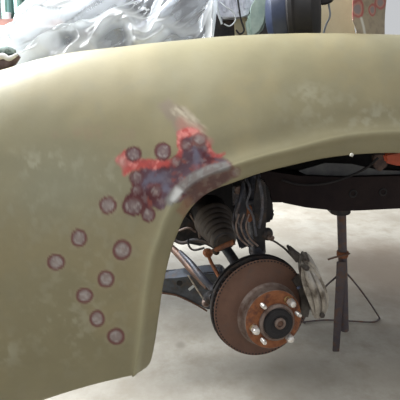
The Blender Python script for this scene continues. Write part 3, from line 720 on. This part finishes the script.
# ------------------------------------------------ engine bay parts in the top band
bay = []
part('inner_wing_panel', CREAM, lambda bm: prism(bm, pp([(312, -60), (353, -60), (353, 22), (356, 32), (356, 60), (300, 60), (306, 20)], 1.72), (0, 0.02, 0), 0.004), 'cream painted inner wing panel', angle=40)
part('cream_rail', CREAM, lambda bm: prism(bm, pp([(234, 14), (247, 14), (250, 60), (236, 60)], 1.62), (0, 0.03, 0), 0.004), 'narrow cream strip', angle=40)
# brownish panel with round repair spots
def brown_panel():
    nx_, nz_ = 110, 110; Y = 1.60
    verts = []; us = []; vs_ = []
    for j in range(nz_+1):
        for i in range(nx_+1):
            t = j/nz_; px = 353+i/nx_*(36+6*(1-t)) ; py = -50+j/nz_*110
            if px < 357 and py > 18: px = max(px, 353+(min(py, 30)-18)*0.35)
            p = P(px, py, Y); us.append(px); vs_.append(py)
            fx = i/nx_
            verts.append((p.x, Y+0.05*fx*fx+0.004*math.sin(py/9), p.z))
    idx = lambda i, j: j*(nx_+1)+i
    faces = [(idx(i, j), idx(i+1, j), idx(i+1, j+1), idx(i, j+1)) for j in range(nz_) for i in range(nx_)]
    u = np.array(us); v = np.array(vs_); col = np.tile(np.array([0.30, 0.245, 0.165]), (len(u), 1))
    def mix(c, m):
        nonlocal col
        col = col*(1-m[:, None])+np.array(c)*m[:, None]
    f = fbm(u/4, v/4, 3)
    mix((0.22, 0.17, 0.12), sst(0.45, 0.7, f)*0.6)
    mix((0.36, 0.15, 0.12), (1-sst(1, 3, u-353))*(1-sst(16, 22, v)))
    for cx, cy, rx, ry in ((358, 8.5, 7, 9), (374.5, 9, 4.5, 6), (384, 1, 7.5, 6.5), (366, -14, 8, 8), (381, -20, 8, 8)):
        d = np.hypot((u-cx)/rx, (v-cy)/ry)+(f-0.5)*0.3
        mix((0.34, 0.085, 0.075), 1-sst(0.92, 1.12, d)); mix((0.40, 0.20, 0.15), 1-sst(0.7, 0.85, d)); mix((0.24, 0.19, 0.18), 1-sst(0.45, 0.65, d))
    mix((0.55, 0.53, 0.46), strokem(u, v, [(362, 18), (364, 26), (365, 33)], 1.2, 1)*0.9)
    me = bpy.data.meshes.new('strut_tower_panel'); c0 = Vector(verts[0])
    me.from_pydata([tuple(Vector(q)-c0) for q in verts], [], faces); me.polygons.foreach_set('use_smooth', [True]*len(faces))
    ca = me.color_attributes.new('paint', 'FLOAT_COLOR', 'POINT'); ca.data.foreach_set('color', np.concatenate([col, np.ones((len(col), 1))], 1).astype(np.float32).ravel())
    m = bpy.data.materials.new('spotted_brown_primer'); m.use_nodes = True; N = m.node_tree.nodes
    a = N.new('ShaderNodeAttribute'); a.attribute_name = 'paint'; m.node_tree.links.new(a.outputs['Color'], N['Principled BSDF'].inputs['Base Color']); N['Principled BSDF'].inputs['Roughness'].default_value = 0.55
    me.materials.append(m); o = bpy.data.objects.new('strut_tower_panel', me); C.objects.link(o); o.parent = car; o.location = c0-car.location
    o['label'] = 'brown panel with round red edged repair spots'
    so = o.modifiers.new('thick', 'SOLIDIFY'); so.thickness = 0.004; so.offset = 1
brown_panel()
# brake booster / air filter drum
bc = P(291, 18, 1.52)
bo = part('brake_booster', NAVY, lambda bm: lathe(bm, bc+Vector((-0.055, -0.03, 0)), Vector((0.93, -0.32, 0.1)), [(0, -0.03), (0.05, -0.03), (0.085, -0.02), (0.105, 0.0), (0.108, 0.03), (0.104, 0.045)], 48), 'dark blue round booster drum')
part('booster_rear', BLACK, lambda bm: lathe(bm, bc+Vector((-0.055, -0.03, 0)), Vector((0.93, -0.32, 0.1)), [(0.106, 0.044), (0.112, 0.050), (0.112, 0.062), (0.105, 0.070), (0.100, 0.12), (0.07, 0.14), (0, 0.145)], 48), parent=bo, label='black rear half of the drum')
part('bulkhead_shade', BLACK, lambda bm: prism(bm, pp([(246, -60), (311, -60), (309, 60), (246, 60)], 1.86), (0, 0.03, 0)), smooth=False)  # black plate put in as the shade behind the drum
part('hose_bracket', BLACK, lambda bm: prism(bm, pp([(312, -5), (336, -5), (334, 1), (326, 4), (318, 2), (313, 4)], 1.50), (0, 0.03, 0), 0.004), smooth=False)
part('vacuum_hose', mat('grey_hose', (0.28, 0.30, 0.32), 0.5), lambda bm: tube(bm, [P(327, -4, 1.52), P(329, 6, 1.52), P(330, 16, 1.52), P(326, 25, 1.53), P(323, 36, 1.53)], 0.0035, 8), 'thin grey hose')
# reservoir
part('washer_reservoir', BOTTLE, lambda bm: prism(bm, pp([(247, 17), (254, 8), (258, -14), (269, -14), (270, 6), (266, 24), (261, 33), (252, 40), (248, 30)], 1.50), (0, 0.07, 0), 0.01), 'cloudy green grey reservoir', angle=45)
vc = part('valve_cover', SILV, lambda bm: prism(bm, pp([(214, 0), (217, -14), (252, -16), (257, -2), (258, 14), (240, 17), (221, 19), (218, 14)], 1.56), (0, 0.16, 0.01), 0.008), 'pale silver valve cover', angle=40)
for k in range(5):
    part('cover_rib', SILV, lambda bm, k=k: prism(bm, pp([(222+k*7, -6), (225+k*7, -6), (226+k*7, 12-(k % 2)*3), (223+k*7, 12-(k % 2)*3)], 1.553), (0, 0.012, 0), 0.002), parent=vc)
part('engine_mount', DARK, lambda bm: prism(bm, pp([(196, 6), (216, 2), (222, 20), (238, 18), (238, 60), (196, 60)], 1.63), (0, 0.1, 0), 0.01), 'dark engine block side', angle=40)
part('ignition_cable', WHITEW, lambda bm: tube(bm, [P(216, -6, 1.52), P(217, 6, 1.5), P(220, 18, 1.5), P(222, 24, 1.5)], 0.004, 8), 'pale ignition cable')
part('ignition_cable', WHITEW, lambda bm: tube(bm, [P(220, 2, 1.5), P(226, 7, 1.49), P(233, 12, 1.49), P(235.5, 20, 1.49), P(230, 26, 1.49), P(224, 24, 1.49)], 0.0022, 8), 'thin pale looped cable')
part('dark_cable', BLACK, lambda bm: tube(bm, [P(237, -6, 1.49), P(239, 8, 1.49), P(241, 20, 1.49), P(244, 30, 1.49), P(240, 34, 1.49), P(236, 30, 1.49)], 0.003, 8), 'thin black cable')
# under the plastic: dark engine with its bits
eng = part('engine_block', mat('engine_grey', (0.07, 0.065, 0.065), 0.5, 0.3, (0.05, 0.05, 0.06), 10, 0.4, 0.6), lambda bm: (prism(bm, pp([(66, 70), (62, 10), (80, -20), (120, -30), (205, -24), (212, 20), (208, 80)], 1.86), (0, 0.35, 0), 0.02)), 'dark engine block under the sheet', angle=40)
part('air_cleaner', BLACK, lambda bm: lathe(bm, P(95, 14, 1.80), Vector((0.1, -0.3, 1)), [(0, -0.04), (0.12, -0.04), (0.13, -0.03), (0.13, 0.02), (0.11, 0.03), (0.02, 0.035), (0, 0.05)], 40), 'black round air cleaner')
part('intake_pipe', SILV, lambda bm: tube(bm, [P(80, 30, 1.79), P(110, 24, 1.79), P(140, 28, 1.79), P(165, 10, 1.80), P(180, -8, 1.8)], 0.018, 14), 'pale metal intake pipe')
part('coolant_hose', BLACK, lambda bm: tube(bm, [P(120, 10, 1.78), P(140, 8, 1.76), P(160, 22, 1.76), P(185, 30, 1.76), P(200, 40, 1.78)], 0.022, 14), 'black coolant hose')

# ------------------------------------------------ plastic sheet thrown over the engine
def sheet():
    nx_, ny_ = 260, 150
    us, vv = np.meshgrid(np.linspace(0, 1, nx_), np.linspace(0, 1, ny_), indexing='ij')
    # world-space drape: x across, running up and back from the wing's top edge
    xL0, xR0 = -0.72, 0.035
    X = xL0+(xR0-xL0)*us
    # left edge leans right with height
    lean = np.clip(1-us, 0, 1)**2*0.20*vv
    X = X+lean+ (us**3)*0.06*vv
    Yb = np.maximum(Y0(X)+DY+0.07, 1.26)
    Y = Yb+0.22*vv**0.8+0.12*vv
    zb = ztop(X)-0.07
    Z = zb+0.40*vv+0.03*np.sin(vv*3)
    ang = math.radians(38)
    for (sc, amp, st_) in ((0.15, 0.075, 4.5), (0.06, 0.022, 6), (0.022, 0.005, 5)):
        a = (X*math.cos(ang)+Z*math.sin(ang)); b = (-X*math.sin(ang)+Z*math.cos(ang))
        wx = a/(sc*st_)+fbm(X*6, Z*6, 2)*1.2; wy = b/sc+fbm(X*6+30, Z*6+5, 2)*2.2
        r = 1-np.abs(2*fbm(wx+11/sc*0.1, wy+3/sc*0.1, 2)-1)*2.2
        r = np.clip(r, -1.0, 1)
        if sc == 0.15: rid1 = r
        if sc == 0.06: rid2 = r
        Y = Y-amp*r; Z = Z+amp*0.35*r
    Y = np.where(Y < Yb-0.03, Yb-0.03+(Y-Yb+0.03)*0.25, Y)
    # plastic lies over the inner edge at the bottom
    V = np.stack([X, Y, Z], -1).reshape(-1, 3)
    idx = np.arange(nx_*ny_).reshape(nx_, ny_)
    q = np.stack([idx[:-1, :-1], idx[1:, :-1], idx[1:, 1:], idx[:-1, 1:]], -1).reshape(-1, 4)
    c = V.mean(0); me = bpy.data.meshes.new('plastic_sheet'); me.from_pydata((V-c).tolist(), [], q.tolist())
    me.polygons.foreach_set('use_smooth', [True]*len(me.polygons))
    m = bpy.data.materials.new('clear_polythene'); m.use_nodes = True; N = m.node_tree.nodes; L = m.node_tree.links
    N.remove(N['Principled BSDF']); out = N['Material Output']
    tr = N.new('ShaderNodeBsdfTransparent'); tr.inputs[0].default_value = (0.93, 0.95, 0.97, 1)
    tl = N.new('ShaderNodeBsdfTranslucent'); tl.inputs[0].default_value = (0.88, 0.91, 0.93, 1)
    df = N.new('ShaderNodeBsdfDiffuse'); df.inputs[0].default_value = (0.76, 0.77, 0.76, 1)
    gl = N.new('ShaderNodeBsdfGlossy'); gl.inputs['Roughness'].default_value = 0.16; gl.inputs[0].default_value = (0.9, 0.92, 0.95, 1)
    m1 = N.new('ShaderNodeMixShader'); m1.inputs[0].default_value = 0.5; L.new(tl.outputs[0], m1.inputs[1]); L.new(df.outputs[0], m1.inputs[2])
    lw = N.new('ShaderNodeLayerWeight'); lw.inputs['Blend'].default_value = 0.45
    mr = N.new('ShaderNodeMapRange'); mr.inputs['To Min'].default_value = 0.12; mr.inputs['To Max'].default_value = 0.8; L.new(lw.outputs['Facing'], mr.inputs['Value'])
    m2 = N.new('ShaderNodeMixShader'); L.new(mr.outputs['Result'], m2.inputs[0]); L.new(tr.outputs[0], m2.inputs[1]); L.new(m1.outputs[0], m2.inputs[2])
    m3 = N.new('ShaderNodeMixShader'); m3.inputs[0].default_value = 0.11; L.new(m2.outputs[0], m3.inputs[1]); L.new(gl.outputs[0], m3.inputs[2])
    L.new(m3.outputs[0], out.inputs['Surface'])
    # less see-through at the left, standing in for blown-out light, and along the ridges
    opac = 0.10+0.85*np.exp(-((us-0.0)/0.34)**4)+0.5*sst(0.35, 0.9, rid1)+0.15*sst(0.3, 0.8, rid2)
    at = me.attributes.new('blown_opacity', 'FLOAT', 'POINT'); at.data.foreach_set('value', np.clip(opac, 0, 1).astype(np.float32).ravel())
    an = N.new('ShaderNodeAttribute'); an.attribute_name = 'blown_opacity'
    mxx = N.new('ShaderNodeMath'); mxx.operation = 'MAXIMUM'; L.new(an.outputs['Fac'], mxx.inputs[0]); L.new(mr.outputs['Result'], mxx.inputs[1]); L.new(mxx.outputs[0], m2.inputs[0])
    me.materials.append(m); o = bpy.data.objects.new('plastic_sheet', me); C.objects.link(o); o.location = c
    o['label'] = 'crumpled clear plastic sheet draped over the engine behind the wing'; o['category'] = 'plastic sheet'
sheet()

# ------------------------------------------------ cloth bundle at the far left on the wing edge
def rag():
    bm = new()
    base = [(-40, 60), (-20, 64), (-4, 65), (6, 63), (13, 60), (19, 55)]
    pts = [P(x, y, 1.20) for x, y in base]
    t = thing('rolled_cloth', 'dark rolled cloth with a pale stripe lying on the left wing edge', 'cloth', P(0, 66, 1.20))
    part('cloth_roll', mat('maroon_grey_cloth', (0.11, 0.075, 0.075), 0.9, 0, (0.22, 0.16, 0.16), 40, 0.4, 0.65, 0.6, 120), lambda bm: tube(bm, [p+Vector((0, 0, -0.002)) for p in pts], [0.016, 0.018, 0.017, 0.014, 0.012, 0.006], 16), parent=t)
    part('pale_stripe', mat('white_cloth', (0.75, 0.74, 0.72), 0.9), lambda bm: tube(bm, [P(-40, 53, 1.185), P(-8, 57.5, 1.185), P(3, 56, 1.185), P(9, 58.5, 1.185), P(17, 54.5, 1.19)], [0.009, 0.008, 0.008, 0.007, 0.004], 12), parent=t, label='white stripe of the cloth')
    part('green_fold', mat('green_grey_cloth', (0.08, 0.12, 0.10), 0.9, 0, (0.35, 0.42, 0.40), 60, 0.4, 0.6), lambda bm: tube(bm, [P(-40, 50, 1.20), P(-4, 51.5, 1.20), P(8, 51, 1.20), P(15, 52, 1.20)], [0.015, 0.013, 0.013, 0.007], 14), parent=t, label='grey green upper fold')
rag()

# ------------------------------------------------ yard seen past the sheet at the top left: rack of poles
def rack():
    Y = 3.3
    r = thing('timber_rack', 'dark workshop rack with green and pale poles at far left', 'rack', Vector((P(0, 20, Y).x, Y, 0)))
    grey = mat('dark_grey_board', (0.07, 0.085, 0.09), 0.8, 0, (0.16, 0.17, 0.18), 6, 0.4, 0.65)  # dark grey board colour, mottled at random
    part('back_board', grey, lambda bm: prism(bm, [Vector((P(-60, 0, Y).x, Y+0.1, 0.0)), Vector((P(38, 0, Y).x, Y+0.1, 0.0)), Vector((P(38, 0, Y).x, Y+0.1, 2.3)), Vector((P(-60, 0, Y).x, Y+0.1, 2.3))], (0, 0.04, 0)), parent=r, smooth=False)
    cols = [mat('green_pole', (0.05, 0.10, 0.08), 0.6), mat('pale_aqua_pole', (0.50, 0.75, 0.72), 0.5), mat('dark_teal_pole', (0.03, 0.08, 0.07), 0.6), mat('mint_pole', (0.45, 0.70, 0.55), 0.5)]
    for (x0, x1, y1, wd, k) in ((-30, -28, 22, 0.02, 0), (-16, -14, 22, 0.025, 2), (2, 5, 20, 0.022, 3), (5, 7, 20, 0.018, 0), (9, 11, 18, 0.03, 2), (14, 17, 13, 0.02, 1), (19, 22, 18, 0.03, 0), (25, 28, 18, 0.025, 2), (32, 34, 18, 0.02, 1)):
        a = P(x0, -30, Y); b = P(x1, y1, Y)
        part('pole', cols[k], lambda bm: tube(bm, [a, b], wd*0.9, 10, 0), parent=r)
    part('shelf_beam', mat('red_brown_timber', (0.30, 0.15, 0.12), 0.7, 0, (0.22, 0.11, 0.09), 12), lambda bm: box(bm, (P(0, 24, Y).x, Y-0.02, P(0, 24, Y).z), (1.0, 0.14, 0.045), bev=0.004), parent=r, label='red brown shelf beam', smooth=False)
    part('shelf_board', mat('pale_timber', (0.65, 0.55, 0.5), 0.7), lambda bm: box(bm, (P(0, 28, Y).x, Y-0.02, P(0, 28, Y).z-0.004), (1.0, 0.16, 0.018), bev=0.003), parent=r, label='pale lower shelf board', smooth=False)
    part('enamel_cup', mat('white_enamel', (0.8, 0.8, 0.85), 0.3), lambda bm: lathe(bm, P(8, 20, Y-0.05), Vector((0, 0, 1)), [(0, 0), (0.022, 0.0), (0.027, 0.05), (0.024, 0.05), (0.02, 0.006), (0, 0.005)], 20), parent=r)
    for k in (-1, 1):
        part('upright', grey, lambda bm: box(bm, (P(0, 24, Y).x+k*0.47, Y, 1.15), (0.05, 0.05, 2.3)), parent=r, smooth=False)
rack()
